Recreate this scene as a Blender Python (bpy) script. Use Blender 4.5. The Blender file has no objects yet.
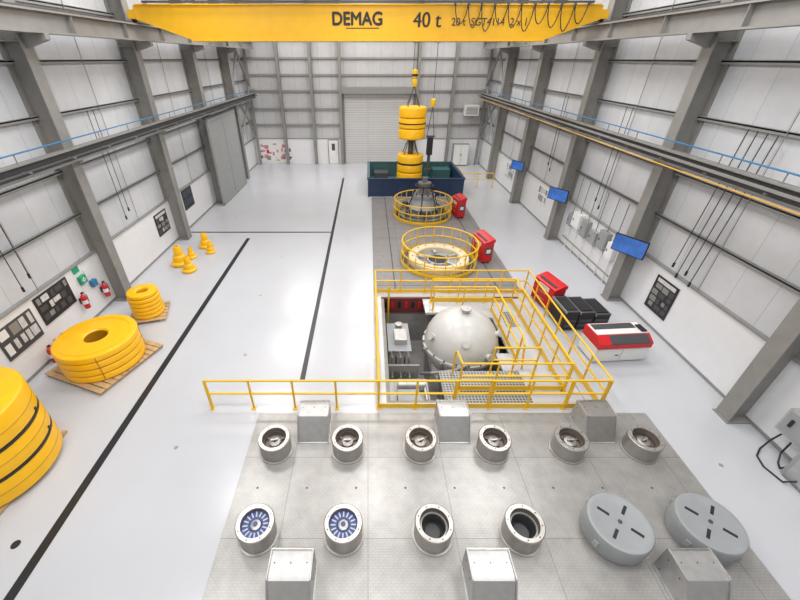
import bpy, math, random
from mathutils import Vector, Matrix
random.seed(4)
sc = bpy.context.scene
try:
    sc.view_settings.view_transform = 'Standard'
except Exception: pass

# ------------------------------------------------------------ materials
def mat(name, col, rough=0.5, metal=0.0, noise=0.0, nscale=3.0, emit=0.0, spec=0.5, bump=0.0):
    m = bpy.data.materials.new(name); m.use_nodes = True
    nt = m.node_tree; b = nt.nodes['Principled BSDF']
    b.inputs['Base Color'].default_value = (*col, 1)
    b.inputs['Roughness'].default_value = rough
    b.inputs['Metallic'].default_value = metal
    b.inputs['Specular IOR Level'].default_value = spec
    if emit:
        b.inputs['Emission Color'].default_value = (*col, 1)
        b.inputs['Emission Strength'].default_value = emit
    tc = nt.nodes.new('ShaderNodeTexCoord')
    nz = nt.nodes.new('ShaderNodeTexNoise'); nz.inputs['Scale'].default_value = nscale
    nz.inputs['Detail'].default_value = 5
    nt.links.new(tc.outputs['Object'], nz.inputs['Vector'])
    n = noise if noise else 0.06
    cr = nt.nodes.new('ShaderNodeValToRGB')
    cr.color_ramp.elements[0].position = 0.3; cr.color_ramp.elements[1].position = 0.7
    cr.color_ramp.elements[0].color = (*[c*(1-n) for c in col], 1)
    cr.color_ramp.elements[1].color = (*[min(1, c*(1+n)) for c in col], 1)
    nt.links.new(nz.outputs['Fac'], cr.inputs['Fac'])
    nt.links.new(cr.outputs['Color'], b.inputs['Base Color'])
    if bump:
        bp = nt.nodes.new('ShaderNodeBump'); bp.inputs['Strength'].default_value = bump
        bp.inputs['Distance'].default_value = 0.02
        nt.links.new(nz.outputs['Fac'], bp.inputs['Height'])
        nt.links.new(bp.outputs['Normal'], b.inputs['Normal'])
    return m

def brickmat(name, c1, c2, mortar, w, h, msize, rough, metal, swap=None, noise=0.1, offset=0.0, nscale=2.0, tread=False):
    m = bpy.data.materials.new(name); m.use_nodes = True
    nt = m.node_tree; b = nt.nodes['Principled BSDF']
    b.inputs['Roughness'].default_value = rough; b.inputs['Metallic'].default_value = metal
    tc = nt.nodes.new('ShaderNodeTexCoord')
    sep = nt.nodes.new('ShaderNodeSeparateXYZ'); com = nt.nodes.new('ShaderNodeCombineXYZ')
    nt.links.new(tc.outputs['Object'], sep.inputs[0])
    a, bb = swap or ('X', 'Y')
    nt.links.new(sep.outputs[a], com.inputs['X']); nt.links.new(sep.outputs[bb], com.inputs['Y'])
    br = nt.nodes.new('ShaderNodeTexBrick'); br.offset = offset
    br.inputs['Scale'].default_value = 1.0
    br.inputs['Color1'].default_value = (*c1, 1); br.inputs['Color2'].default_value = (*c2, 1)
    br.inputs['Mortar'].default_value = (*mortar, 1)
    br.inputs['Brick Width'].default_value = w; br.inputs['Row Height'].default_value = h
    br.inputs['Mortar Size'].default_value = msize; br.inputs['Mortar Smooth'].default_value = 0.1
    nt.links.new(com.outputs[0], br.inputs['Vector'])
    nz = nt.nodes.new('ShaderNodeTexNoise'); nz.inputs['Scale'].default_value = nscale; nz.inputs['Detail'].default_value = 8
    nz.inputs['Roughness'].default_value = 0.65
    nt.links.new(tc.outputs['Object'], nz.inputs['Vector'])
    mr = nt.nodes.new('ShaderNodeMapRange'); mr.inputs['From Min'].default_value = 0.3; mr.inputs['From Max'].default_value = 0.7
    mr.inputs['To Min'].default_value = 1-noise; mr.inputs['To Max'].default_value = 1+noise
    nt.links.new(nz.outputs['Fac'], mr.inputs['Value'])
    mul = nt.nodes.new('ShaderNodeVectorMath'); mul.operation = 'MULTIPLY'
    nt.links.new(br.outputs['Color'], mul.inputs[0]); nt.links.new(mr.outputs[0], mul.inputs[1])
    out = mul.outputs[0]
    if tread:
        ck = nt.nodes.new('ShaderNodeTexBrick'); ck.offset = 0.5
        ck.inputs['Color1'].default_value = (1.02, 1.02, 1.02, 1); ck.inputs['Color2'].default_value = (.99, .99, .99, 1)
        ck.inputs['Mortar'].default_value = (.91, .91, .91, 1); ck.inputs['Scale'].default_value = 1
        ck.inputs['Brick Width'].default_value = .10; ck.inputs['Row Height'].default_value = .05; ck.inputs['Mortar Size'].default_value = .012
        nt.links.new(com.outputs[0], ck.inputs['Vector'])
        m2 = nt.nodes.new('ShaderNodeVectorMath'); m2.operation = 'MULTIPLY'
        nt.links.new(out, m2.inputs[0]); nt.links.new(ck.outputs['Color'], m2.inputs[1]); out = m2.outputs[0]
    nt.links.new(out, b.inputs['Base Color'])
    return m

M_floor = mat('epoxy_floor', (0.485, 0.495, 0.525), 0.21, 0, 0.03, 0.4, spec=0.5)
M_plate = brickmat('steel_floor_plates', (0.36, 0.35, 0.335), (0.38, 0.37, 0.355), (0.26, 0.25, 0.24), 1.86, 1.9, 0.010, 0.32, 0.35, noise=0.12, nscale=3, tread=True)
M_strip = brickmat('concrete_strip', (0.20, 0.195, 0.195), (0.215, 0.21, 0.21), (0.14, 0.14, 0.14), 1.6, 1.6, .015, 0.45, 0, noise=0.12, nscale=3)
M_wallL = brickmat('cladding_side', (0.55, 0.56, 0.585), (0.60, 0.61, 0.63), (0.42, 0.43, 0.45), 1.03, 20, 0.012, 0.4, 0, swap=('Y', 'Z'), noise=0.05)
M_wallB = brickmat('cladding_back', (0.48, 0.485, 0.50), (0.53, 0.535, 0.55), (0.34, 0.35, 0.36), 1.05, 20, 0.015, 0.5, 0, swap=('X', 'Z'), noise=0.05)
M_dado = mat('white_dado', (0.74, 0.745, 0.76), 0.35, 0, 0.02)
M_ceil = mat('ceiling_sheet', (0.7, 0.7, 0.7), 0.6)
M_steel = mat('painted_steel_grey', (0.235, 0.228, 0.215), 0.5, 0.0, 0.08)
M_girt = mat('galvanised_girt', (0.28, 0.28, 0.275), 0.45, 0.2)
M_dark = mat('dark_steel', (0.06, 0.06, 0.065), 0.5)
M_black = mat('black_paint', (0.015, 0.015, 0.017), 0.5)
M_line = mat('black_floor_tape', (0.016, 0.017, 0.02), 0.35)
M_yel = mat('yellow_paint', (0.76, 0.47, 0.02), 0.45, 0, 0.05)
M_crane = mat('crane_yellow', (0.80, 0.43, 0.01), 0.4, 0, 0.04)
M_foam = mat('yellow_polyurethane', (0.86, 0.46, 0.003), 0.36, 0, 0.05)
M_foamd = mat('yellow_polyurethane_seam', (0.42, 0.20, 0.003), 0.5, 0, 0.05)
M_stain = mat('stainless', (0.56, 0.54, 0.51), 0.30, 0.85, 0.08, 8)
M_tube = mat('machined_tube', (0.34, 0.32, 0.30), 0.38, 0.6, 0.08, 6)
M_stain2 = mat('brushed_steel', (0.46, 0.455, 0.45), 0.38, 0.65, 0.08, 6)
M_well = mat('wellhead_steel', (0.20, 0.20, 0.20), 0.4, 0.5, 0.15, 4)
M_lid = mat('lid_grey', (0.29, 0.305, 0.315), 0.45, 0.1, 0.05)
M_white = mat('white_paint', (0.74, 0.74, 0.73), 0.35, 0, 0.02)
M_vessel = mat('vessel_white', (0.54, 0.535, 0.515), 0.3, 0, 0.04)
M_cream = mat('cream_grp', (0.66, 0.56, 0.38), 0.5, 0, 0.05)
M_red = mat('red_paint', (0.56, 0.012, 0.018), 0.35)
M_wood = mat('pallet_wood', (0.46, 0.31, 0.16), 0.7, 0, 0.2, 5)
M_blue = mat('rotor_blue', (0.035, 0.06, 0.20), 0.35)
M_slot = mat('rotor_slot', (0.45, 0.48, 0.54), 0.4)
M_navy = mat('navy_steel', (0.015, 0.035, 0.085), 0.35)
M_teal = mat('tank_teal', (0.05, 0.12, 0.125), 0.3)
M_pipeblue = mat('blue_conduit', (0.03, 0.17, 0.36), 0.4)
M_orange = mat('orange_cable', (0.6, 0.33, 0.05), 0.5)
M_screen = mat('tv_screen_blue', (0.03, 0.11, 0.36), 0.15, 0, 0.5, 2, emit=0.45)
M_green = mat('safety_green', (0.0, 0.32, 0.15), 0.4)
M_pink = mat('poster_pink', (0.55, 0.22, 0.32), 0.5, 0, 0.3)
M_paper = mat('paper', (0.55, 0.55, 0.55), 0.6, 0, 0.2, 12)
M_brown = mat('bronze_inner', (0.17, 0.14, 0.12), 0.45, 0.5, 0.15)
M_door = mat('door_grey', (0.28, 0.29, 0.29), 0.5, 0, 0.04)
M_roll = brickmat('roller_slats', (0.56, 0.56, 0.56), (0.53, 0.53, 0.53), (0.36, 0.36, 0.36), 30, 0.2, 0.018, 0.5, 0, swap=('X', 'Z'), noise=0.03)
M_pitwall = mat('pit_wall', (0.30, 0.29, 0.285), 0.6, 0, 0.15)
M_grate = brickmat('floor_grating', (0.10, 0.10, 0.10), (0.11, 0.11, 0.11), (0.36, 0.36, 0.35), .1, .1, 0.018, 0.5, 0.3, noise=0.05)
M_maroon = mat('maroon_steel', (0.15, 0.03, 0.03), 0.5)

# ------------------------------------------------------------ mesh builder
class B:
    def __init__(s, name, loc=(0, 0, 0), rz=0.0):
        s.name = name; s.loc = loc; s.rz = rz
        s.v = []; s.f = []; s.mi = []; s.sm = []; s.mats = []
    def m(s, m):
        if m not in s.mats: s.mats.append(m)
        return s.mats.index(m)
    def add(s, vs, fs, m, smooth=False, T=None):
        o = len(s.v); i = s.m(m)
        for p in vs:
            p = Vector(p)
            if T is not None: p = T @ p
            s.v.append(tuple(p))
        for f in fs:
            s.f.append([o+k for k in f]); s.mi.append(i); s.sm.append(smooth)
        return s
    def box(s, x0, x1, y0, y1, z0, z1, m, T=None):
        vs = [(x0,y0,z0),(x1,y0,z0),(x1,y1,z0),(x0,y1,z0),(x0,y0,z1),(x1,y0,z1),(x1,y1,z1),(x0,y1,z1)]
        fs = [(0,3,2,1),(4,5,6,7),(0,1,5,4),(1,2,6,5),(2,3,7,6),(3,0,4,7)]
        return s.add(vs, fs, m, False, T)
    def cbox(s, c, d, m, T=None):
        return s.box(c[0]-d[0]/2, c[0]+d[0]/2, c[1]-d[1]/2, c[1]+d[1]/2, c[2]-d[2]/2, c[2]+d[2]/2, m, T)
    def tube(s, p0, p1, r, m, n=8, r1=None, caps=True):
        p0 = Vector(p0); p1 = Vector(p1); d = p1-p0
        if d.length < 1e-6: return s
        q = d.to_track_quat('Z', 'Y').to_matrix()
        r1 = r if r1 is None else r1
        vs = []
        for k in range(n):
            a = 2*math.pi*k/n; vs.append(p0 + q @ Vector((r*math.cos(a), r*math.sin(a), 0)))
        for k in range(n):
            a = 2*math.pi*k/n; vs.append(p1 + q @ Vector((r1*math.cos(a), r1*math.sin(a), 0)))
        fs = [(k, (k+1) % n, n+(k+1) % n, n+k) for k in range(n)]
        s.add(vs, fs, m, True)
        if caps: s.add(vs, [tuple(range(n-1, -1, -1)), tuple(range(n, 2*n))], m)
        return s
    def path(s, pts, r, m, n=8, closed=False):
        for a, b in zip(pts, pts[1:]): s.tube(a, b, r, m, n)
        if closed: s.tube(pts[-1], pts[0], r, m, n)
        return s
    def lathe(s, prof, m, c=(0, 0, 0), n=40, T=None, smooth=True, a0=0, a1=2*math.pi):
        full = abs(a1-a0-2*math.pi) < 1e-6
        cnt = n if full else n+1
        vs = []; L = len(prof)
        for k in range(cnt):
            a = a0 + (a1-a0)*k/n
            for r, z in prof: vs.append((c[0]+r*math.cos(a), c[1]+r*math.sin(a), c[2]+z))
        fs = []
        for k in range(n):
            k2 = (k+1) % cnt
            for j in range(L-1):
                fs.append((k*L+j, k2*L+j, k2*L+j+1, k*L+j+1))
        return s.add(vs, fs, m, smooth, T)
    def prism(s, poly, axis, a, b, m, T=None):
        def P(p, t):
            if axis == 'X': return (t, p[0], p[1])
            if axis == 'Y': return (p[0], t, p[1])
            return (p[0], p[1], t)
        n = len(poly)
        vs = [P(p, a) for p in poly]+[P(p, b) for p in poly]
        fs = [tuple(range(n)), tuple(range(2*n-1, n-1, -1))]+[(k, n+k, n+(k+1) % n, (k+1) % n) for k in range(n)]
        return s.add(vs, fs, m, False, T)
    def done(s, bevel=0.0):
        me = bpy.data.meshes.new(s.name); me.from_pydata(s.v, [], s.f)
        for m in s.mats: me.materials.append(m)
        me.polygons.foreach_set('material_index', s.mi)
        me.polygons.foreach_set('use_smooth', s.sm)
        import bmesh
        bm = bmesh.new(); bm.from_mesh(me)
        bmesh.ops.remove_doubles(bm, verts=bm.verts, dist=0.0002)
        bmesh.ops.recalc_face_normals(bm, faces=bm.faces)
        bm.to_mesh(me); bm.free()
        try: me.set_sharp_from_angle(angle=math.radians(38))
        except Exception: pass
        o = bpy.data.objects.new(s.name, me); o.location = s.loc; o.rotation_euler = (0, 0, s.rz)
        sc.collection.objects.link(o)
        if bevel:
            b = o.modifiers.new('bevel', 'BEVEL'); b.width = bevel; b.segments = 2
            b.limit_method = 'ANGLE'; b.angle_limit = math.radians(50)
        return o
def RZ(a, c=(0, 0, 0)):
    return Matrix.Translation(c) @ Matrix.Rotation(a, 4, 'Z')

W = 10.7; YB = 37.2; YF = -5.0; TOP = 13.0
PX0, PX1, PY0, PY1, PZ = 0.55, 6.45, 7.5, 13.3, -2.4
# ------------------------------------------------------------ shell
f = B('floor')
f.box(-W-.2, W+.2, YF, PY0, -.3, 0, M_floor); f.box(-W-.2, W+.2, PY1, YB+.2, -.3, 0, M_floor)
f.box(-W-.2, PX0, PY0, PY1, -.3, 0, M_floor); f.box(PX1, W+.2, PY0, PY1, -.3, 0, M_floor)
f.box(PX0-.2, PX1+.2, PY0-.2, PY1+.2, PZ-.2, PZ, M_pitwall)
f.box(PX0-.2, PX0, PY0, PY1, PZ, -.3, M_pitwall); f.box(PX1, PX1+.2, PY0, PY1, PZ, -.3, M_pitwall)
f.box(PX0-.2, PX1+.2, PY0-.2, PY0, PZ, -.3, M_pitwall); f.box(PX0-.2, PX1+.2, PY1, PY1+.2, PZ, -.3, M_pitwall)
f.done()
B('ceiling').box(-W-.2, W+.2, YF-.2, YB+.2, TOP, TOP+.2, M_ceil).done()
B('wall_left').box(-W-.2, -W, YF, YB, 0, TOP, M_wallL).done()
B('wall_right').box(W, W+.2, YF, YB, 0, TOP, M_wallL).done()
B('wall_back').box(-W-.2, W+.2, YB, YB+.2, 0, TOP, M_wallB).done()
B('wall_front').box(-W-.2, W+.2, YF-.2, YF, 0, TOP, M_wallB).done()
for side, sx in (('left', -1), ('right', 1)):
    d = B('trim_dado_'+side)
    x0, x1 = sorted((sx*W, sx*(W-.08)))
    d.box(x0, x1, YF, YB, 0, 2.2, M_dado)
    x0, x1 = sorted((sx*W, sx*(W-.14)))
    d.box(x0, x1, YF, YB, 2.2, 2.26, M_girt)
    x0, x1 = sorted((sx*(W-.08), sx*(W-.10)))
    d.box(x0, x1, YF, YB, 0, .1, M_girt)
    d.done()
d = B('trim_dado_back')
d.box(-W+.1, -2.3, YB-.08, YB, 0, 2.2, M_dado); d.box(4.2, W-.1, YB-.08, YB, 0, 2.2, M_dado)
d.box(-W+.1, -2.3, YB-.12, YB, 2.2, 2.26, M_girt); d.box(4.2, W-.1, YB-.12, YB, 2.2, 2.26, M_girt)
d.done()
for side, sx in (('left', -1), ('right', 1)):
    g = B('trim_girts_'+side)
    for z in (3.7, 5.2, 6.9, 8.4, 10.0, 11.4):
        x0, x1 = sorted((sx*W, sx*(W-.14)))
        g.box(x0, x1, YF, YB, z, z+.04, M_girt)
        x0, x1 = sorted((sx*(W-.12), sx*(W-.14)))
        g.box(x0, x1, YF, YB, z-.06, z+.06, M_girt)
    for Y0 in (0.8, 7.0, 13.2, 19.4, 25.6, 31.8):
        for t in (3.1,):
            g.tube((sx*(W-.16), Y0+t, 2.26), (sx*(W-.16), Y0+t, 12.8), .014, M_steel, 6)
    g.done()
g = B('trim_girts_back')
for z in (3.4, 4.7, 6.1, 7.3, 8.5, 9.8, 11.2):
    if z > 6.05:
        g.box(-W+.1, W-.1, YB-.16, YB, z-.07, z+.07, M_girt)
    else:
        g.box(-W+.1, -2.3, YB-.16, YB, z-.07, z+.07, M_girt); g.box(4.2, W-.1, YB-.16, YB, z-.07, z+.07, M_girt)
g.done()
def ibeam_v(b, x, y, z0, z1, dep, fl, alongx=True, m=M_steel, t=.04):
    if alongx:
        b.box(x-dep/2, x-dep/2+t, y-fl/2, y+fl/2, z0, z1, m); b.box(x+dep/2-t, x+dep/2, y-fl/2, y+fl/2, z0, z1, m)
        b.box(x-dep/2+t, x+dep/2-t, y-.02, y+.02, z0, z1, m)
    else:
        b.box(x-fl/2, x+fl/2, y-dep/2, y-dep/2+t, z0, z1, m); b.box(x-fl/2, x+fl/2, y+dep/2-t, y+dep/2, z0, z1, m)
        b.box(x-.02, x+.02, y-dep/2+t, y+dep/2-t, z0, z1, m)
cols = [-3.0, 0.8, 7.0, 13.2, 19.4, 25.6, 31.8]
for sx in (-1, 1):
    for y in cols:
        c = B('steel_column')
        ibeam_v(c, sx*(W-.36), y, 0, TOP, .70, .44)
        c.box(sx*(W-.36)-.40, sx*(W-.36)+.34, y-.26, y+.26, 0, .03, M_steel)
        for z in (5.5, 8.9):
            c.box(sx*(W-.36)-.31, sx*(W-.36)+.31, y-.2, y+.2, z, z+.03, M_steel)
        a = sx*(W-.72); e = sx*(9.3)
        c.prism([(a, 8.75), (e, 8.95), (e, 9.1), (a, 9.1)], 'Y', y-.10, y+.10, M_steel)
        c.done()
for x in (-7.6, -4.9, -2.4, 4.3, 7.4):
    c = B('wall_post')
    ibeam_v(c, x, YB-.33, 0, TOP, .34, .24, False); c.done()
for sx in (-1, 1):
    r = B('crane_runway_beam')
    x = sx*9.5
    r.box(x-.2, x+.2, YF+.1, YB-.6, 9.62, 9.67, M_steel); r.box(x-.2, x+.2, YF+.1, YB-.6, 9.1, 9.15, M_steel)
    r.box(x-.02, x+.02, YF+.1, YB-.6, 9.15, 9.62, M_steel); r.box(x-.04, x+.04, YF+.1, YB-.6, 9.67, 9.73, M_dark)
    for k in range(14):
        y = YF+1+k*3.1
        r.box(x-.18, x+.18, y, y+.02, 9.15, 9.62, M_steel)
    r.done()
    r = B('service_rail_beam')
    x = sx*9.78
    r.box(x-.14, x+.14, YF+.1, YB-.6, 5.98, 6.02, M_steel); r.box(x-.14, x+.14, YF+.1, YB-.6, 5.62, 5.66, M_steel)
    r.box(x-.015, x+.015, YF+.1, YB-.6, 5.66, 5.98, M_dark)
    r.tube((x-sx*.05, YF+.1, 6.28), (x-sx*.05, YB-.6, 6.28), .022, M_pipeblue)
    r.tube((x-sx*.2, YF+.1, 5.8), (x-sx*.2, YB-.6, 5.8), .03, M_dark)
    if sx > 0:
        r.tube((x-.30, YF+.1, 5.62), (x-.30, YB-.6, 5.62), .022, M_orange)
        r.box(x-.36, x-.24, YF+.1, YB-.6, 5.86, 5.91, M_steel)
    for k in range(22):
        y = YF+.5+k*1.9
        r.tube((x-sx*.05, y, 6.02), (x-sx*.05, y, 6.28), .018, M_steel, 6)
        r.box(min(x-sx*.3, x), max(x-sx*.3, x), y, y+.05, 5.76, 5.80, M_steel)
    for y in cols:
        a, e = sorted((x, sx*(W-.72)))
        r.box(a, e, y-.08, y+.08, 5.52, 5.62, M_steel)
    r.done()
for sx in (-1, 1):
    b = B('cross_brace')
    x = sx*(W-.5)
    for z0, z1 in ((2.6, 6.5), (6.5, 11.5)):
        b.tube((x, 32.1, z0), (x, 36.7, z1), .09, M_steel, 8); b.tube((x, 32.1, z1), (x, 36.7, z0), .09, M_steel, 8)
    b.box(x-.10, x+.10, 36.6, 36.8, 0, TOP-.1, M_steel)
    b.done()

# ------------------------------------------------------------ doors
d = B('door_1')
d.box(-2.1, 4.0, YB-.1, YB, 0, 5.9, M_roll)
d.box(-2.25, -2.1, YB-.18, YB, 0, 6.0, M_steel); d.box(4.0, 4.15, YB-.18, YB, 0, 6.0, M_steel)
d.box(-2.25, 4.15, YB-.5, YB-.17, 5.9, 6.4, M_girt)
d.done()
d = B('door_2')
d.box(-3.75, -2.75, YB-.16, YB-.08, 0, 2.15, M_girt); d.box(-3.68, -2.82, YB-.19, YB-.16, .02, 2.08, M_white)
d.box(-3.4, -3.1, YB-.195, YB-.19, 1.2, 1.8, M_dark); d.tube((-2.92, YB-.24, .95), (-2.92, YB-.24, 1.15), .015, M_stain)
d.done()
d = B('sliding_door')
d.box(-9.94, -9.84, 24.9, 30.4, .05, 5.40, M_door)
for z in (.05, 5.2): d.box(-9.84, -9.80, 24.9, 30.4, z, z+.12, M_door)
for y in (24.9, 27.6, 30.28): d.box(-9.84, -9.81, y, y+.12, .05, 5.40, M_door)
d.box(-9.96, -9.78, 24.6, 30.8, 5.40, 5.50, M_dark); d.box(-9.92, -9.86, 24.9, 30.4, 0, .05, M_dark)
d.done()

m = B('floor_marking_lines')
m.box(-2.15, -1.99, 8.4, 31.9, 0, .006, M_line)
m.box(-6.83, -6.63, -3, 19.4, 0, .006, M_line)
m.box(-10.3, -2.15, 20.2, 20.34, 0, .006, M_line)
m.done()
m = B('floor_cap'); m.lathe([(0, .012), (.08, .012), (.09, 0)], M_black, n=24); m.loc = (-7.35, 3.7, 0); m.done()

p = B('steel_bed_plate')
p.box(-3.1, 7.9, YF+1, 7.1, 0, .03, M_plate)
for x in [-2.6+i*1.16 for i in range(9)]:
    for y in (1.7, 4.9):
        p.lathe([(0, .031), (.025, .031), (.027, .03)], M_dark, (x, y, 0), 10)
p.done()
p = B('concrete_slab')
p.box(.25, 6.65, 13.75, 26.7, 0, .025, M_strip)
for x in (1.2, 5.7): p.box(x-.03, x+.03, 13.75, 26.7, .0245, .0255, M_dark)
for y in (14.2, 19.4, 25.4):
    p.box(.3, 6.6, y-.02, y+.02, .0245, .0256, M_dark)
p.done()

# ------------------------------------------------------------ railings
def straight_rail(b, p0, p1, step=1.5, h=1.1, z=0.0, toe=True, r=.032, hs=(1, .55)):
    p0 = Vector(p0); p1 = Vector(p1); L = (p1-p0).length; n = max(1, round(L/step))
    for i in range(n+1):
        q = p0.lerp(p1, i/n)
        b.tube((q.x, q.y, z), (q.x, q.y, z+h), r, M_yel)
        b.cbox((q.x, q.y, z+.01), (.13, .13, .02), M_yel)
    for hh in hs:
        b.tube((p0.x, p0.y, z+hh*h), (p1.x, p1.y, z+hh*h), r, M_yel)
    if toe:
        dx = abs(p1.x-p0.x) > abs(p1.y-p0.y)
        if dx: b.box(min(p0.x, p1.x), max(p0.x, p1.x), p0.y-.01, p0.y+.01, z+.02, z+.19, M_yel)
        else: b.box(p0.x-.01, p0.x+.01, min(p0.y, p1.y), max(p0.y, p1.y), z+.02, z+.19, M_yel)
b = B('safety_railing')
straight_rail(b, (-4.5, 7.3), (.3, 7.3), 1.2, toe=False)
straight_rail(b, (.3, 7.3), (6.7, 7.3), 1.07)
straight_rail(b, (.3, 7.3), (.3, 13.6), 1.05)
straight_rail(b, (6.7, 7.3), (6.7, 13.6), 1.05)
straight_rail(b, (.3, 13.6), (6.7, 13.6), 1.07)
b.tube((-4.5, 7.3, .03), (-4.5, 7.3, 1.1), .045, M_yel)
for x in (2.45, 5.65): b.path([(x, 7.25, .2), (x, 7.25, 1.16), (x+.95, 7.25, 1.16), (x+.95, 7.25, .2)], .03, M_yel)
b.done()
b = B('platform_railing')
Z = -.017
straight_rail(b, (5.95, 7.95), (5.95, 12.9), 1.0, z=Z)
straight_rail(b, (2.75, 8.0), (5.95, 8.0), 1.05, z=Z)
straight_rail(b, (2.6, 12.9), (5.95, 12.9), 1.1, z=Z)
straight_rail(b, (4.95, 9.3), (4.95, 12.3), 1.0, z=Z)
straight_rail(b, (2.6, 12.3), (4.95, 12.3), 1.15, z=Z, toe=False)
straight_rail(b, (3.9, 8.7), (5.3, 8.7), .7, z=Z, toe=False)
b.path([(2.75, 8.0, 1.08), (2.7, 8.5, 1.1), (2.7, 8.65, .95), (2.7, 8.68, Z)], .032, M_yel)
b.path([(4.95, 9.3, 1.08), (4.95, 9.05, .9), (5.0, 8.9, .02)], .032, M_yel)
b.done()
def ring_rail(name, x, y, r, n=24, h=1.1):
    b = B(name, (x, y, 0.026))
    for hh in (h, h*.55, .1):
        pts = [(r*math.cos(2*math.pi*k/40), r*math.sin(2*math.pi*k/40), hh) for k in range(40)]
        b.path(pts, .035, M_yel, closed=True)
    for k in range(n):
        a = 2*math.pi*k/n
        b.tube((r*math.cos(a), r*math.sin(a), 0), (r*math.cos(a), r*math.sin(a), h), .03 if k % 2 == 0 else .016, M_yel)
    b.lathe([(r+.01, .0), (r+.01, .20), (r-.01, .20), (r-.01, 0)], M_yel, n=48)
    return b.done()
ring_rail('circular_railing', 3.47, 16.5, 1.82)
ring_rail('circular_railing', 3.47, 23.0, 1.8)
b = B('yellow_barrier')
straight_rail(b, (7.3, 29.2), (9.7, 29.2), 1.2, toe=False); straight_rail(b, (7.3, 29.2), (7.3, 31.0), .9, toe=False)
b.done()

b = B('annular_pit_collar', (3.47, 16.5, .026))
b.lathe([(1.50, 0), (1.50, .25), (1.46, .32), (1.08, .32), (1.04, .27), (1.04, .06)], M_cream, n=56)
b.lathe([(1.04, .06), (.5, .06)], M_lid, n=56)
b.lathe([(.5, .06), (0, .05)], M_black, n=40)
b.lathe([(1.7, 0), (1.7, .05), (1.51, .05)], M_dark, n=56)
b.lathe([(.55, .06), (.55, .14), (.48, .14), (.48, .05)], M_stain2, n=36)
for k in range(16):
    a = 2*math.pi*k/16; b.lathe([(.04, .32), (.04, .37), (0, .37)], M_stain2, (1.27*math.cos(a), 1.27*math.sin(a), 0), 8)
for k in range(5):
    T = RZ(2*math.pi*k/5+.4); b.box(.58, 1.0, -.08, .08, .06, .22, M_stain2, T)
b.done()
b = B('wellhead_assembly', (3.47, 23.0, .026))
b.lathe([(1.5, 0), (1.5, .15), (1.3, .2), (1.3, .3), (.95, .36), (.95, .6)], M_well, n=40)
b.lathe([(.95, .6), (.8, .7), (.62, 1.2), (.7, 1.22), (.7, 1.4), (.5, 1.42)], M_lid, n=40)
b.lathe([(.5, 1.42), (.36, 1.5), (.32, 1.9), (.40, 1.92), (.40, 2.1), (.15, 2.12), (.15, 2.4), (0, 2.4)], M_well, n=40)
for k in range(10):
    a = 2*math.pi*k/10
    b.lathe([(.05, 1.4), (.05, 1.52), (0, 1.52)], M_dark, (.62*math.cos(a), .62*math.sin(a), 0), 8)
    b.box(.9, 1.25, -.03, .03, .3, .62, M_stain, RZ(a))
for k in range(6):
    a = 2*math.pi*k/6+.3
    b.tube((1.1*math.cos(a), 1.1*math.sin(a), .3), (.55*math.cos(a), .55*math.sin(a), 1.9), .03, M_black)
    b.box(1.05, 1.35, -.12, .12, .3, .5+.1*(k % 3), M_dark, RZ(a+.25))
b.lathe([(.58, 1.88), (.58, 1.94), (.5, 1.94), (.5, 1.88), (.58, 1.88)], M_black, n=32)
b.lathe([(1.64, 0), (1.64, .06), (1.52, .06)], M_black, n=48)
b.done()

# ------------------------------------------------------------ vessel & pit contents
b = B('spherical_pressure_vessel', (3.45, 10.75, 0))
R = 1.34; zc = -.36
prof = [(R*math.cos(t), zc+R*math.sin(t)) for t in [math.radians(-62+k*(152)/24) for k in range(25)]]
prof[-1] = (0.0, zc+R)
b.lathe(prof, M_vessel, n=56)
b.lathe([(R*.47+.02, zc-1.18), (.95, zc-1.4), (.95, PZ), (0, PZ)], M_vessel, n=48)
b.lathe([(1.33, zc-.10), (1.40, zc-.10), (1.40, zc+.0), (1.33, zc+.0)], M_vessel, n=56)
b.lathe([(.12, zc+R-.03), (.12, zc+R+.12), (.19, zc+R+.12), (.19, zc+R+.17), (0, zc+R+.17)], M_stain2, n=24)
for ad, el, rr in ((200, 25, .1), (262, 35, .09), (-20, 30, .1), (300, 12, .1)):
    a = math.radians(ad); e = math.radians(el)
    dv = Vector((math.cos(a)*math.cos(e), math.sin(a)*math.cos(e), math.sin(e)))
    c = Vector((0, 0, zc)); b.tube(c+dv*R*.97, c+dv*(R+.10), rr, M_vessel, 16); b.tube(c+dv*(R+.10), c+dv*(R+.14), rr*1.4, M_vessel, 16)
for k in range(20):
    a = 2*math.pi*k/20; b.lathe([(.03, zc+0), (.03, zc+.05), (0, zc+.05)], M_dark, (1.375*math.cos(a), 1.375*math.sin(a), 0), 6)
for ad in (150, 190, 230, 270, 310):   # support legs round the base
    a = math.radians(ad)
    b.tube((1.36*math.cos(a), 1.36*math.sin(a), zc-.1), (1.15*math.cos(a), 1.15*math.sin(a), PZ), .07, M_stain2, 12)
b.path([(-.1, -R-.15, zc+.2), (-.5, -R-.1, zc-.1), (-1.2, -R+.2, zc-.5), (-1.5, -R+.6, zc-.9)], .06, M_stain2, 12)
b.done()
b = B('access_deck')
b.box(4.88, 6.44, 7.52, 13.18, -.12, -.02, M_floor)
b.box(2.3, 4.88, 7.52, 8.85, -.12, -.02, M_grate)
b.box(2.3, 4.88, 12.15, 13.15, -.12, -.02, M_floor)
b.box(4.4, 4.88, 8.85, 9.7, -.12, -.02, M_floor); b.box(4.5, 4.88, 11.8, 12.15, -.12, -.02, M_floor)
for x in (5.2, 6.3):
    for y in (7.9, 10.4, 12.9): b.box(x-.08, x+.08, y-.08, y+.08, PZ, -.12, M_steel)
for x, y in ((2.5, 8.5), (2.5, 12.6)): b.box(x-.08, x+.08, y-.08, y+.08, PZ, -.12, M_steel)
b.box(5.25, 5.75, 11.2, 12.2, -.021, -.018, M_grate)
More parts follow.
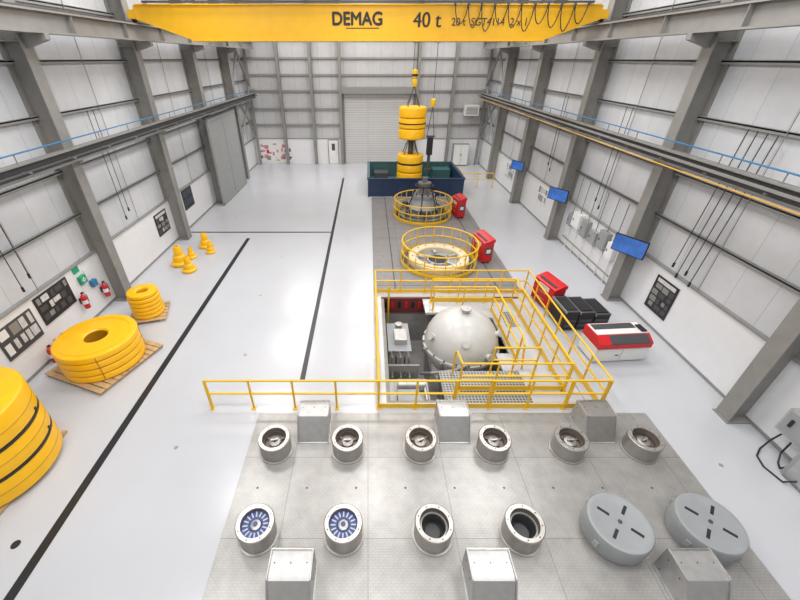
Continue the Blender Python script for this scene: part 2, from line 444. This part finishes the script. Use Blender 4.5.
b.done()
b = B('maroon_edge_frame')
b.box(PX0, PX1, PY1-.1, PY1, -.75, -.02, M_maroon)
for k in range(20):
    x = PX0+.15+k*.29; b.box(x, x+.12, PY1-.12, PY1-.1, -.5, -.2, M_red if k % 2 else M_black)
b.done()
b = B('kerb_angle')
b.box(PX0, PX0+.12, PY0, PY1-.13, -.35, -.02, M_steel)
b.box(PX0+.12, 2.28, PY0, PY0+.1, -.35, -.02, M_steel)
b.done()
b = B('pump_skid', (1.3, 8.9, 0))
b.box(-.6, .75, -1.1, .45, -1.0, -.9, M_vessel); b.box(-.55, .7, -1.05, .35, PZ, -1.0, M_lid)
b.box(-.35, .35, -.9, -.4, -.9, -.5, M_lid)
b.tube((-.3, 0, -.7), (.6, 0, -.7), .2, M_stain2, 20)
b.tube((.6, 0, -.7), (.6, -.7, -.7), .06, M_stain2, 12)
b.box(-.5, .25, 1.5, 3.1, PZ, -.55, M_vessel); b.box(-.55, .3, 1.45, 3.15, -.55, -.48, M_lid)
b.box(-.3, .15, 1.8, 2.5, -.48, -.25, M_stain2)
b.tube((-.1, 2.75, -.48), (-.1, 2.75, -.2), .14, M_stain2, 20)
for i, x in enumerate((-.45, -.3, -.15, 0, .15)):
    b.path([(x, .45, -.8), (x, .95, -.8), (x, .95, -.3), (x, 1.45, -.5)], .03, M_dark if i % 2 else M_stain, 10)
b.box(-.6, .5, .7, .78, -1.6, -.5, M_steel)
for k in range(5): b.path([(-.4+k*.15, 3.12, -.6), (-.4+k*.15, 3.4, -.9), (-.45+k*.2, 3.6, -1.4)], .04, M_black)
b.done()
b = B('access_ladder', (.85, 12.85, 0))
for y in (-.2, .2): b.tube((0, y, PZ), (0, y, .9), .025, M_yel)
for k in range(9): b.tube((0, -.2, PZ+.3*k+.2), (0, .2, PZ+.3*k+.2), .015, M_yel)
b.done()

# ------------------------------------------------------------ cylinder ports
def port(x, y, kind):
    b = B('steel_test_cylinder', (x, y, .031))
    b.lathe([(.43, 0), (.43, .03), (.39, .035), (.39, .42), (.40, .43), (.40, .475), (.385, .49)], M_tube, n=48)
    b.lathe([(.385, .49), (.38, .495), (.30, .495), (.29, .48)], M_stain, n=48)
    b.lathe([(.29, .48), (.29, .04), (0, .04)], M_brown, n=48)
    for k in range(8):
        a = 2*math.pi*(k+.5)/8
        b.lathe([(.014, .495), (.014, .503), (0, .503)], M_dark, (.34*math.cos(a), .34*math.sin(a), 0), 8)
    if kind == 'rotor':
        b.lathe([(.29, .38), (.29, .40), (.13, .40), (.11, .38)], M_blue, n=40)
        for k in range(16):
            b.box(.16, .265, -.013, .013, .40, .412, M_slot, RZ(2*math.pi*k/16))
        b.lathe([(.11, .36), (.11, .41), (.08, .43), (0, .43)], M_stain2, n=24)
        b.lathe([(.05, .43), (.05, .45), (0, .45)], M_blue, n=16)
    elif kind == 'hollow':
        b.lathe([(.29, .34), (.255, .34), (.25, .30), (.25, .05)], M_dark, n=36)
        b.lathe([(.285, .36), (.25, .365), (.25, .33)], M_stain2, n=36)
        b.lathe([(.25, .06), (0, .06)], M_black, n=24)
        b.lathe([(.16, .06), (.16, .12), (0, .12)], M_dark, n=24)
    else:
        b.lathe([(.29, .36), (.25, .37), (.24, .28), (.0, .28)], M_brown, n=36)
        b.lathe([(.15, .28), (.15, .35), (.12, .37), (0, .37)], M_tube, n=24)
        for k in range(3):
            b.box(.10, .25, -.03, .03, .28, .33, M_brown, RZ(2*math.pi*k/3+.3))
        b.box(-.09, .09, -.02, .02, .37, .42, M_stain2); b.lathe([(.05, .37), (.05, .41), (0, .41)], M_dark, n=12)
    b.rz = random.uniform(0, 1)
    b.done()
for x in (-2.36, -.52, 1.33, 3.19, 5.12, 6.98): port(x, 5.92, 'inner')
for x, k in ((-2.32, 'rotor'), (-.51, 'rotor'), (1.36, 'hollow'), (3.22, 'hollow')): port(x, 3.88, k)
for x in (5.15, 7.0):
    b = B('cylinder_lid', (x, 3.88, .031), .12)
    b.lathe([(.58, 0), (.58, .08), (.61, .08), (.62, .1), (.62, .50), (.60, .53), (.55, .54), (.52, .53), (0, .53)], M_lid, n=64)
    for a in (40, 130, 220, 310):
        b.box(.20, .43, -.03, .03, .53, .536, M_black, RZ(math.radians(a)))
    for a in (20, 110, 200, 290):
        b.box(.60, .65, -.05, .05, .2, .34, M_stain2, RZ(math.radians(a)))
    b.lathe([(.04, .53), (.04, .55), (0, .55)], M_dark, n=12)
    b.done()
def vent(x, y, dark=False):
    m1 = M_tube if dark else M_stain2
    b = B('sloped_duct_cover', (x, y, .031))
    b.prism([(-.42, .02), (.42, .02), (.42, .64), (.0, .64), (-.08, .62)], 'X', -.38, .38, m1)
    b.box(-.43, .43, -.46, .44, 0, .02, M_stain2)
    for sx in (-1, 1):
        a, e = sorted((sx*.38, sx*.405))
        b.prism([(-.46, .02), (.44, .02), (.44, .67), (-.08, .67)], 'X', a, e, M_stain2)
        for yy, zz in ((-.2, .1), (.3, .1), (.3, .5), (.0, .5)):
            a2, e2 = sorted((sx*.405, sx*.412)); b.box(a2, e2, yy-.015, yy+.015, zz-.015, zz+.015, M_dark)
    b.box(-.38, .38, .41, .44, .64, .67, M_stain)
    for xx in (-.3, 0, .3): b.lathe([(.012, .64), (.012, .65), (0, .65)], M_dark, (xx, .2, 0), 8)
    b.done(.004)
for x in (-1.44, 2.27): vent(x, 6.55)
vent(6.1, 6.55, True)
for x in (-1.43, 2.27, 6.1): vent(x, 2.9)

# ------------------------------------------------------------ yellow buoyancy modules
def module(b, c, R, h, hole, n=56, m=M_foam, e=.08):
    b.lathe([(hole, 0), (R-e, 0), (R, e), (R, h-e), (R-e*.4, h-e*.3), (R-e, h), (hole+.05, h), (hole, h-.05), (hole, 0)], m, c, n)
b = B('buoyancy_ring_stack', (-8.70, 9.3, 0), math.radians(-20))
for x in (-1.1, 0, 1.1): b.box(x-.06, x+.06, -1.2, 1.2, 0, .1, M_wood)
for k in range(12): b.box(-1.22, 1.22, -1.22+k*.204, -1.22+k*.204+.17, .1, .13, M_wood)
for k in range(4): module(b, (0, 0, .13+k*.245), 1.18, .235, .33, e=.045)
for k in range(3): b.lathe([(1.13, .36+k*.245), (1.13, .39+k*.245)], M_foamd, n=48)
b.lathe([(.34, .15), (.325, .15), (.325, 1.05)], M_foamd, n=40)
for k in range(4):
    b.box(1.172, 1.188, -.015, .015, .2, 1.03, M_foamd, RZ(math.radians(k*90+50)))
b.lathe([(1.0, 1.10), (1.0, 1.115), (.96, 1.115), (.96, 1.10)], M_foam, n=48)
b.done()
b = B('large_buoyancy_module', (-9.1, 5.38, 0))
for x in (-.9, 0, .9): b.box(x-.06, x+.06, -1.1, 1.1, 0, .08, M_wood)
for z, h in ((.08, .68), (.78, .66), (1.46, .76)):
    module(b, (0, 0, z), 1.35, h, .3, e=.06)
for z in (.77, 1.45):
    b.lathe([(1.3, z-.045), (1.352, z-.03), (1.352, z+.03), (1.3, z+.045)], M_black, n=56)
for z in (.42, 1.12, 1.8):
    b.lathe([(1.35, z-.01), (1.354, z-.008), (1.354, z+.008), (1.35, z+.01)], M_foamd, n=56)
for a in (-60, 25):
    T = RZ(math.radians(a)); b.box(1.352, 1.372, -.03, .03, 1.5, 1.60, M_black, T)
    b.box(1.352, 1.372, -.03, .03, .82, .92, M_black, T)
b.done()
b = B('small_buoyancy_module', (-8.6, 12.0, 0), .3)
for x in (-.5, .5): b.box(x-.05, x+.05, -.66, .66, 0, .09, M_wood)
for k in range(6): b.box(-.66, .66, -.66+k*.224, -.66+k*.224+.18, .09, .12, M_wood)
for k in range(6): module(b, (0, 0, .12+k*.17), .56-(.03 if k == 5 else 0), .16, .2, 36, e=.035)
b.done()
def bell(x, y, s, tip=0.0):
    b = B('bend_stiffener', (x, y, 0), tip)
    b.lathe([(p[0]*s, p[1]*s) for p in [(.08, .02), (.38, 0), (.42, .04), (.42, .13), (.36, .17), (.30, .2), (.28, .42), (.25, .46), (.2, .5), (.17, .85), (.14, .9), (.08, .9), (.08, .02)]], M_foam, n=32)
    b.done()
bell(-9.2, 16.3, 1.05); bell(-8.5, 15.6, .8); bell(-8.95, 17.0, .6); bell(-8.7, 18.3, .85); bell(-8.2, 17.6, .6)

# ------------------------------------------------------------ tank & hanging load
b = B('open_test_tank')
X0, X1, Y0, Y1, H = 0.0, 6.9, 26.9, 32.0, 1.25
b.box(X0, X1, Y0, Y1, .0, .12, M_navy)
b.box(X0, X1, Y0, Y0+.12, .12, H, M_navy); b.box(X0, X1, Y1-.12, Y1, .12, H, M_teal)
b.box(X0, X0+.12, Y0+.12, Y1-.12, .12, H, M_navy); b.box(X1-.12, X1, Y0+.12, Y1-.12, .12, H, M_navy)
for k in range(8): b.box(X0+k*.97, X0+k*.97+.09, Y0-.06, Y0, 0, H, M_navy)
b.box(X0-.06, X1+.06, Y0-.08, Y0+.14, H, H+.06, M_navy)
b.box(X0-.06, X1+.06, Y1-.14, Y1+.06, H, H+.08, M_teal)
b.box(X0-.06, X0+.14, Y0+.14, Y1-.14, H, H+.08, M_teal); b.box(X1-.14, X1+.06, Y0+.14, Y1-.14, H, H+.08, M_navy)
b.box(X0+.12, X1-.12, Y0+.12, Y1-.12, .12, .16, M_teal)
b.box(5.2, 6.6, 30.6, 31.7, .16, 1.0, M_teal)
b.box(.5, 1.6, 30.4, 31.5, .16, .8, M_dark)
b.done()
b = B('suspended_buoyancy_modules', (3.2, 29.5, 0))
b.lathe([(.8, .17), (.8, .3), (.4, .42), (.4, .55), (0, .55)], M_dark, n=32)
for z, h in ((.6, .6), (1.22, .6), (1.84, .62), (3.55, .68), (4.25, .68), (4.95, .68)):
    module(b, (0, 0, z), .97, h, .2, 48, e=.07)
b.lathe([(.93, 1.75), (.985, 1.8), (.985, 1.9), (.93, 1.94)], M_black, n=40); b.lathe([(.93, 4.52), (.985, 4.56), (.985, 4.62), (.93, 4.66)], M_black, n=40)
b.lathe([(0, .5), (.2, .5), (.2, 3.55)], M_dark, n=20)
for k in range(4):
    a = math.pi/4+k*math.pi/2
    b.tube((.75*math.cos(a), .75*math.sin(a), 2.46), (.25*math.cos(a), .25*math.sin(a), 3.56), .03, M_dark)
    b.tube((.6*math.cos(a), .6*math.sin(a), 5.6), (0, 0, 6.9), .03, M_dark)
b.lathe([(.14, 6.85), (.18, 6.95), (.18, 7.2), (.14, 7.3), (0, 7.3)], M_yel, n=20)
b.lathe([(.12, 7.3), (.20, 7.4), (.20, 7.8), (0, 7.9)], M_yel, n=16)
b.lathe([(.21, 7.45), (.21, 7.6)], M_black, n=16)
b.tube((-.12, 0, 7.7), (-.12, 0, 9.34), .02, M_dark); b.tube((.12, 0, 7.7), (.12, 0, 9.34), .02, M_dark)
b.done()
b = B('suspended_lifting_tool', (4.52, 29.0, 0))
b.box(-.2, .2, -.2, .2, 2.5, 3.7, M_black); b.tube((0, 0, 1.5), (0, 0, 2.5), .12, M_dark); b.box(-.3, .3, -.12, .12, 3.7, 3.8, M_dark)
b.lathe([(0, 1.36), (.25, 1.36), (.25, 1.5), (0, 1.5)], M_dark, n=16)
b.path([(-.25, 0, 3.8), (0, 0, 5.7), (.25, 0, 3.8)], .025, M_dark)
b.lathe([(.0, 5.6), (.14, 5.65), (.18, 5.8), (.18, 6.1), (0, 6.2)], M_yel, n=16)
b.tube((0, 0, 6.2), (0, 0, 9.34), .02, M_dark)
b.done()

# ------------------------------------------------------------ cranes
def crane(name, y, zb):
    b = B(name, (0, y, 0))
    zt = 10.25
    b.prism([(-9.3, 9.8), (-7.2, zb), (7.2, zb), (9.3, 9.8), (9.3, zt), (-9.3, zt)], 'Y', -.4, .4, M_crane)
    b.box(-9.2, 9.2, -.46, .46, zt, zt+.04, M_crane)
    b.box(-7.2, 7.2, -.46, .46, zb-.04, zb, M_crane)
    for sx in (-1, 1):
        b.box(sx*9.45-.14, sx*9.45+.14, -.4, 2.2, 9.82, 10.12, M_crane)
        for yy in (-.1, 1.9): b.tube((sx*9.5-.08, yy, 9.86), (sx*9.5+.06, yy, 9.86), .125, M_dark, 16)
    return b.done()
crobj = crane('overhead_crane', 19.0, 9.12)
def txt(s, x, z, size, parent, y=-.41, m=M_black):
    cu = bpy.data.curves.new('lettering', 'FONT'); cu.body = s; cu.size = size; cu.extrude = .004
    o = bpy.data.objects.new('lettering', cu); sc.collection.objects.link(o)
    cu.materials.append(m); o.parent = parent; o.location = (x, y, z); o.rotation_euler = (math.pi/2, 0, 0)
    return o
for dx, dz in ((0, 0), (.02, 0), (.04, 0), (.02, .02), (.02, -.02)):
    txt('DEMAG', -1.48+dx, 9.62+dz, .60, crobj, y=-.41-dx*.01-dz*.02)
for dx in (0, .02): txt('40 t', 1.80+dx, 9.55, .70, crobj, y=-.41-dx*.01)
txt('20 t  SGT4114  2 x 1', 3.35, 9.60, .36, crobj)
lg = B('lettering_rule'); lg.box(-.9, .45, -.408, -.402, 9.50, 9.53, M_black); lo_ = lg.done(); lo_.parent = crobj
b = B('festoon_cable', (0, 18.40, 0))
b.box(-8.8, 8.8, -.03, .03, 10.30, 10.37, M_dark)
b.box(-8.8, -8.7, 0, .2, 10.3, 10.35, M_dark); b.box(8.7, 8.8, 0, .2, 10.3, 10.35, M_dark)
x = 3.4
pts = []
for k in range(10):
    for j in range(10):
        t = j/10; pts.append((x+(k+t)*.52, 0, 10.26-(.62+.12*((k*7) % 3))*math.sin(math.pi*t)**.7))
pts.append((x+5.2, 0, 10.26))
b.path(pts, .02, M_black, 6)
for k in range(11): b.box(x+k*.52-.04, x+k*.52+.04, -.05, .05, 10.22, 10.32, M_dark)
b.done()
crane('overhead_crane', 29.3, 9.6)
b = B('crane_hoist_trolley', (3.8, 29.3, 0))
b.box(-1.0, 1.2, -.9, .9, 10.32, 10.6, M_crane); b.box(-.7, .7, -.6, .6, 10.6, 11.2, M_crane)
b.box(-.85, -.35, -.1, .55, 9.35, 9.54, M_dark); b.box(.5, .9, -.55, 0, 9.35, 9.54, M_dark)
b.done()

# ------------------------------------------------------------ red cabinets, machines
def red_cab(x, y, rz, w=1.0, dpt=.65, h=1.15):
    b = B('red_tool_cabinet', (x, y, .026 if x < 6.6 else 0), rz)
    b.box(-w/2, w/2, -dpt/2, dpt/2, .1, h, M_red)
    b.prism([(-dpt/2-.03, h), (dpt/2+.03, h), (dpt/2+.03, h+.14), (dpt/2-.1, h+.14)], 'X', -w/2-.02, w/2+.02, M_red)
    for k in range(3): b.box(-w/2+.06, w/2-.06, -dpt/2-.015, -dpt/2, .2+k*.28, .42+k*.28, M_red); b.box(-.2, .2, -dpt/2-.03, -dpt/2-.015, .36+k*.28, .39+k*.28, M_stain)
    b.box(w/2, w/2+.015, -dpt/2+.08, dpt/2-.08, .45, .85, M_dark)
    b.box(w/2+.015, w/2+.018, -dpt/2+.14, dpt/2-.14, .55, .75, M_white)
    b.box(-w/4, w/4, -dpt/2-.02, -dpt/2-.012, .8, .98, M_white)
    b.box(-w/2+.1, w/2-.1, -dpt/2+.08, dpt/2-.15, h+.06, h+.075, M_dark)
    for sx in (-1, 1):
        for sy in (-1, 1): b.tube((sx*(w/2-.1)-.02, sy*(dpt/2-.1), .06), (sx*(w/2-.1)+.02, sy*(dpt/2-.1), .06), .06, M_black, 12)
    b.done(.008)
red_cab(5.72, 22.9, math.radians(-78), 1.0, .5); red_cab(5.68, 16.9, math.radians(-78), 1.25, .5, 1.1); red_cab(7.25, 12.7, math.radians(-76), 1.2, .5, 1.05)
b = B('laser_cutting_machine', (8.28, 9.65, 0), math.radians(4))
b.box(-.9, .9, -.4, .45, .06, .62, M_white)
b.prism([(-.45, .62), (.48, .62), (.48, .98), (-.18, .98), (-.45, .82)], 'X', -.90, .90, M_red)
b.prism([(-.455, .80), (-.455, .84), (-.20, .99), (-.18, .99)], 'X', -.5, .8, M_dark)
b.box(-.86, .86, -.14, .44, .98, 1.0, M_white)
b.box(-.80, .62, .12, .40, 1.0, 1.012, M_dark)
b.box(.66, .84, -.10, .25, 1.0, 1.05, M_black)
b.box(-.86, .86, -.41, -.4, .12, .56, M_white); b.box(-.005, .005, -.415, -.41, .12, .56, M_dark); b.box(-.2, -.08, -.42, -.41, .3, .34, M_black)
b.box(.90, .96, -.3, .4, .3, .8, M_lid)
for sx in (-.8, .8):
    for sy in (-.3, .35): b.tube((sx-.03, sy, .06), (sx+.03, sy, .06), .06, M_black, 12)
b.done(.01)
b = B('equipment_rack', (7.95, 11.45, 0), math.radians(3))
for x0, x1, h in ((-.85, -.35, .85), (-.31, .25, .8), (.29, .85, .7)):
    b.box(x0, x1, -.5, .55, .08, h, M_black); b.box(x0-.01, x1+.01, -.52, .57, h, h+.02, M_dark)
    b.box(x0-.01, x0+.02, -.53, .57, h-.05, h+.035, M_lid); b.box(x0+.06, x1-.06, -.4, .45, h+.02, h+.05, M_black)
    for z in (.2, .4): b.box(x0+.05, x1-.05, -.515, -.5, z, z+.12, M_dark)
    for xx in (x0+.08, x1-.08):
        for yy in (-.4, .45): b.tube((xx, yy, 0), (xx, yy, .08), .03, M_steel)
b.done()

# ------------------------------------------------------------ wall furniture
def board(name, side, y, z, w, h, base, rows, cm, seed=1, header=None):
    rnd = random.Random(seed)
    sx = -1 if side == 'L' else 1
    b = B(name, (sx*(W-.085), y, z))
    a, e = sorted((0, -sx*.03)); b.box(a, e, -w/2, w/2, -h/2, h/2, base)
    a, e = sorted((-sx*.03, -sx*.036))
    top = h/2-.06
    if header:
        b.box(a, e, -w/2+.1, w/2-.1, top-.14, top, header); top -= .2
    rh = (top+h/2-.04)/rows
    for j in range(rows):
        yy = -w/2+.07
        while yy < w/2-.15:
            cw = rnd.choice([.14, .2, .3])
            cw = min(cw, w/2-.07-yy)
            hh = rh*rnd.uniform(.55, .85)
            z1 = top-j*rh
            b.box(a, e, yy, yy+cw, z1-hh, z1, rnd.choice(cm)); yy += cw+rnd.choice([.04, .06, .12])
    b.done()
board('notice_board', 'L', 10.55, 1.6, 1.5, 1.0, M_black, 3, [M_paper, M_steel, M_white, M_dark], 3)
board('notice_board', 'L', 8.9, 1.45, 1.35, 1.0, M_dark, 2, [M_paper, M_white, M_steel], 5)
board('display_poster', 'L', 18.2, 1.4, 1.2, 1.1, M_black, 3, [M_steel, M_dark, M_paper], 7, M_paper)
board('display_poster', 'L', 21.6, 1.6, 1.3, 1.1, M_black, 2, [M_dark, M_navy], 8)
board('notice_board', 'R', 11.3, 1.25, 1.1, 1.3, M_black, 4, [M_dark, M_steel, M_dark, M_dark], 11, M_paper)
board('display_poster', 'R', 22.4, 1.5, 1.3, 1.0, M_white, 2, [M_paper, M_pipeblue, M_steel], 13)
board('display_poster', 'R', 28.5, 1.4, 1.6, 1.0, M_paper, 2, [M_white, M_steel], 15)
b = B('first_aid_station', (-(W-.09), 11.9, 0))
b.box(0, .02, -.2, .1, 1.95, 2.19, M_green); b.box(0, .12, -.15, .15, 1.5, 1.8, M_green); b.box(.12, .125, -.03, .03, 1.56, 1.74, M_white); b.box(.12, .125, -.09, .09, 1.62, 1.68, M_white)
b.box(0, .02, .25, .5, 1.6, 1.9, M_white)
b.box(0, .15, .28, .52, 1.15, 1.4, M_pipeblue)
b.done()
for i, (y, z) in enumerate(((9.3, 0), (9.62, 0), (9.94, 0), (11.45, .7), (12.6, .5))):
    b = B('fire_extinguisher', (-(W-.26), y, z))
    b.lathe([(0, 0), (.09, 0), (.1, .02), (.1, .45), (.07, .53), (.03, .56), (.03, .6), (0, .6)], M_red, n=20)
    b.box(-.03, .03, -.02, .08, .6, .64, M_black); b.path([(.03, .05, .6), (.12, .05, .5), (.12, .03, .25)], .013, M_black)
    b.lathe([(.102, .2), (.102, .35)], M_white, n=20)
    if z > 0: b.box(-.17, -.1, -.05, .05, .2, .4, M_black)
    b.done()
def tv(x, y, z, w=1.35):
    b = B('wall_tv', (x, y, z), math.radians(-60))
    h = w*.56
    b.box(-w/2, w/2, -.03, .03, -h/2, h/2, M_black); b.box(-w/2+.03, w/2-.03, -.035, -.03, -h/2+.03, h/2-.03, M_screen)
    b.box(-.1, .1, .03, .12, -.1, .1, M_dark); b.box(-.04, .04, .12, .30, -.04, .04, M_dark)
    b.done()
tv(9.8, 12.75, 2.6, 1.2); tv(9.8, 19.0, 2.6, 1.1); tv(9.8, 25.2, 2.6, 1.0)
b = B('electrical_panels', (W-.09, 0, 0))
for y, z, w, h, dd, m_ in ((14.6, 1.5, .5, .7, .2, M_white), (15.3, 1.7, .6, .8, .22, M_lid), (16.1, 1.5, .6, .6, .2, M_stain2), (16.9, 1.6, .5, .8, .22, M_lid), (17.7, 1.7, .7, .7, .25, M_white), (18.4, 1.5, .4, .6, .18, M_lid)):
    b.box(-dd, 0, y-w/2, y+w/2, z-h/2, z+h/2, m_); b.box(-dd-.01, -dd, y-w/2+.05, y+w/2-.05, z-h/2+.05, z+h/2-.05, m_)
    b.box(-dd-.03, -dd-.01, y+w/4, y+w/4+.04, z-.05, z+.05, M_black)
    b.tube((-.09, y, z+h/2), (-.09, y, 3.6), .02, M_steel); b.tube((-.06, y-.1, 0), (-.06, y-.1, z-h/2), .02, M_white)
b.tube((-.1, 14.2, .5), (-.1, 18.7, .5), .035, M_steel)
b.done()
def cables(sx, y, z0, z1, n=3, sp=.35, slant=0.0, m_=M_dark):
    b = B('hanging_pendant_cable', (sx*(W-.24), y, 0))
    for k in range(n):
        yy = k*sp; zz = z0+.25*(k % 2)
        b.path([(0, yy, z1), (0, yy-slant*.4, (zz+z1)/2), (0, yy-slant, zz)], .015, m_, 6)
        b.tube((0, yy-slant, zz-.16), (0, yy-slant, zz), .035, M_black, 8)
    b.done()
cables(1, 10.2, 2.4, 6.86, 4, .3, -.2); cables(1, 16.4, 2.9, 6.86, 2, .4); cables(1, 22.0, 3.2, 6.86, 2)
cables(-1, 15.4, 2.8, 6.86, 2); cables(-1, 9.6, 2.7, 6.86, 2, .4)
b = B('wall_power_unit', (W-.1, 5.75, 0))
b.box(-.35, 0, -.35, .35, .7, 1.4, M_stain2); b.box(-.36, -.35, -.3, .3, .75, 1.35, M_lid); b.box(-.4, -.36, .1, .16, 1.0, 1.2, M_black)
b.box(-.55, 0, -1.2, -.45, 0.05, .75, M_lid); b.box(-.57, -.55, -1.1, -.55, .12, .65, M_stain2); b.box(-.5, -.05, -1.15, -.5, .75, .80, M_steel)
b.tube((-.3, -.8, .8), (-.3, -.8, 1.0), .12, M_stain2, 16)
b.path([(-.2, .2, .7), (-.3, .25, .3), (-.45, .2, .03), (-.7, .0, .025), (-.8, -.3, .025), (-.7, -.7, .025), (-.58, -.8, .2)], .02, M_black)
b.path([(-.15, .0, .7), (-.25, -.05, .2), (-.35, -.2, .03), (-.45, -.35, .03), (-.35, -.46, .3)], .02, M_black)
b.done()
b = B('wall_mural', (-8.6, YB-.085, 0))
b.box(-1.9, 1.6, -.03, 0, .1, 2.15, M_white)
random.seed(9)
for k in range(34):
    x = random.uniform(-1.85, 1.2); z = random.uniform(.15, 1.75)
    b.box(x, x+random.uniform(.15, .4), -.034-k*.0005, -.03, z, z+random.uniform(.1, .35), random.choice([M_pink, M_paper, M_steel, M_pink, M_pink, M_dark, M_orange, M_pipeblue, M_red]))
b.done()
b = B('unit_heater', (9.1, YB-.6, 4.6))
b.box(-.6, .6, -.4, .3, -.35, .45, M_white); b.box(-.5, .5, -.41, -.4, -.25, .35, M_steel)
for k in range(6): b.box(-.5, .5, -.43, -.41, -.22+k*.1, -.19+k*.1, M_white)
b.box(-.05, .05, .3, .45, -.05, .05, M_steel)
b.done()
b = B('workshop_cupboard', (8.6, YB-.7, 0))
b.box(-.7, .7, -.3, .3, .05, 1.9, M_lid); b.box(-.68, -.01, -.32, -.3, .1, 1.85, M_white); b.box(.01, .68, -.32, -.3, .1, 1.85, M_white)
b.box(-.08, -.05, -.35, -.32, .9, 1.1, M_dark); b.box(.05, .08, -.35, -.32, .9, 1.1, M_dark); b.box(-.7, .7, -.28, .28, 0, .05, M_dark)
b.done()
b = B('floor_drain_covers')
for x, y in ((-4.2, 9.6), (-4.6, 13.4), (-4.4, 17.0), (-8.4, 22.5), (-5.0, 6.0), (8.8, 5.5)):
    b.lathe([(0, .006), (.05, .006), (.055, 0)], M_girt, (x, y, 0), 16)
b.done()

# ------------------------------------------------------------ lights
def lamp(x, y, power, sx_=3.0, sy_=2.4):
    b = B('high_bay_lamp', (x, y, 12.5))
    b.box(-sx_/2, sx_/2, -sy_/2, sy_/2, 0, .12, M_steel)
    b.tube((-.8, 0, .12), (-.8, 0, .48), .015, M_steel, 6); b.tube((.8, 0, .12), (.8, 0, .48), .015, M_steel, 6)
    o = b.done()
    L = bpy.data.lights.new('lamp_light', 'AREA'); L.shape = 'RECTANGLE'; L.size = sx_; L.size_y = sy_
    L.energy = power; L.color = (1.0, .992, .98)
    lo = bpy.data.objects.new('lamp_light', L); lo.parent = o; lo.location = (0, 0, -.03)
    sc.collection.objects.link(lo)
for y in (-1.5, 5, 11.5, 18, 24.5, 31, 35):
    for x in (-6.5, 0, 6.5): lamp(x, y, 350 if y < 34 else 150)
w = bpy.data.worlds.new('world'); sc.world = w; w.use_nodes = True
w.node_tree.nodes['Background'].inputs[0].default_value = (.9, .95, 1, 1); w.node_tree.nodes['Background'].inputs[1].default_value = .5

# ------------------------------------------------------------ camera
cam = bpy.data.cameras.new('camera'); co = bpy.data.objects.new('camera', cam); sc.collection.objects.link(co)
co.location = (0, 0, 8.5); co.rotation_euler = (math.radians(56.9), 0, 0)
cam.sensor_width = 36; cam.lens = 16.7; cam.shift_x = .04; cam.clip_end = 200
sc.camera = co
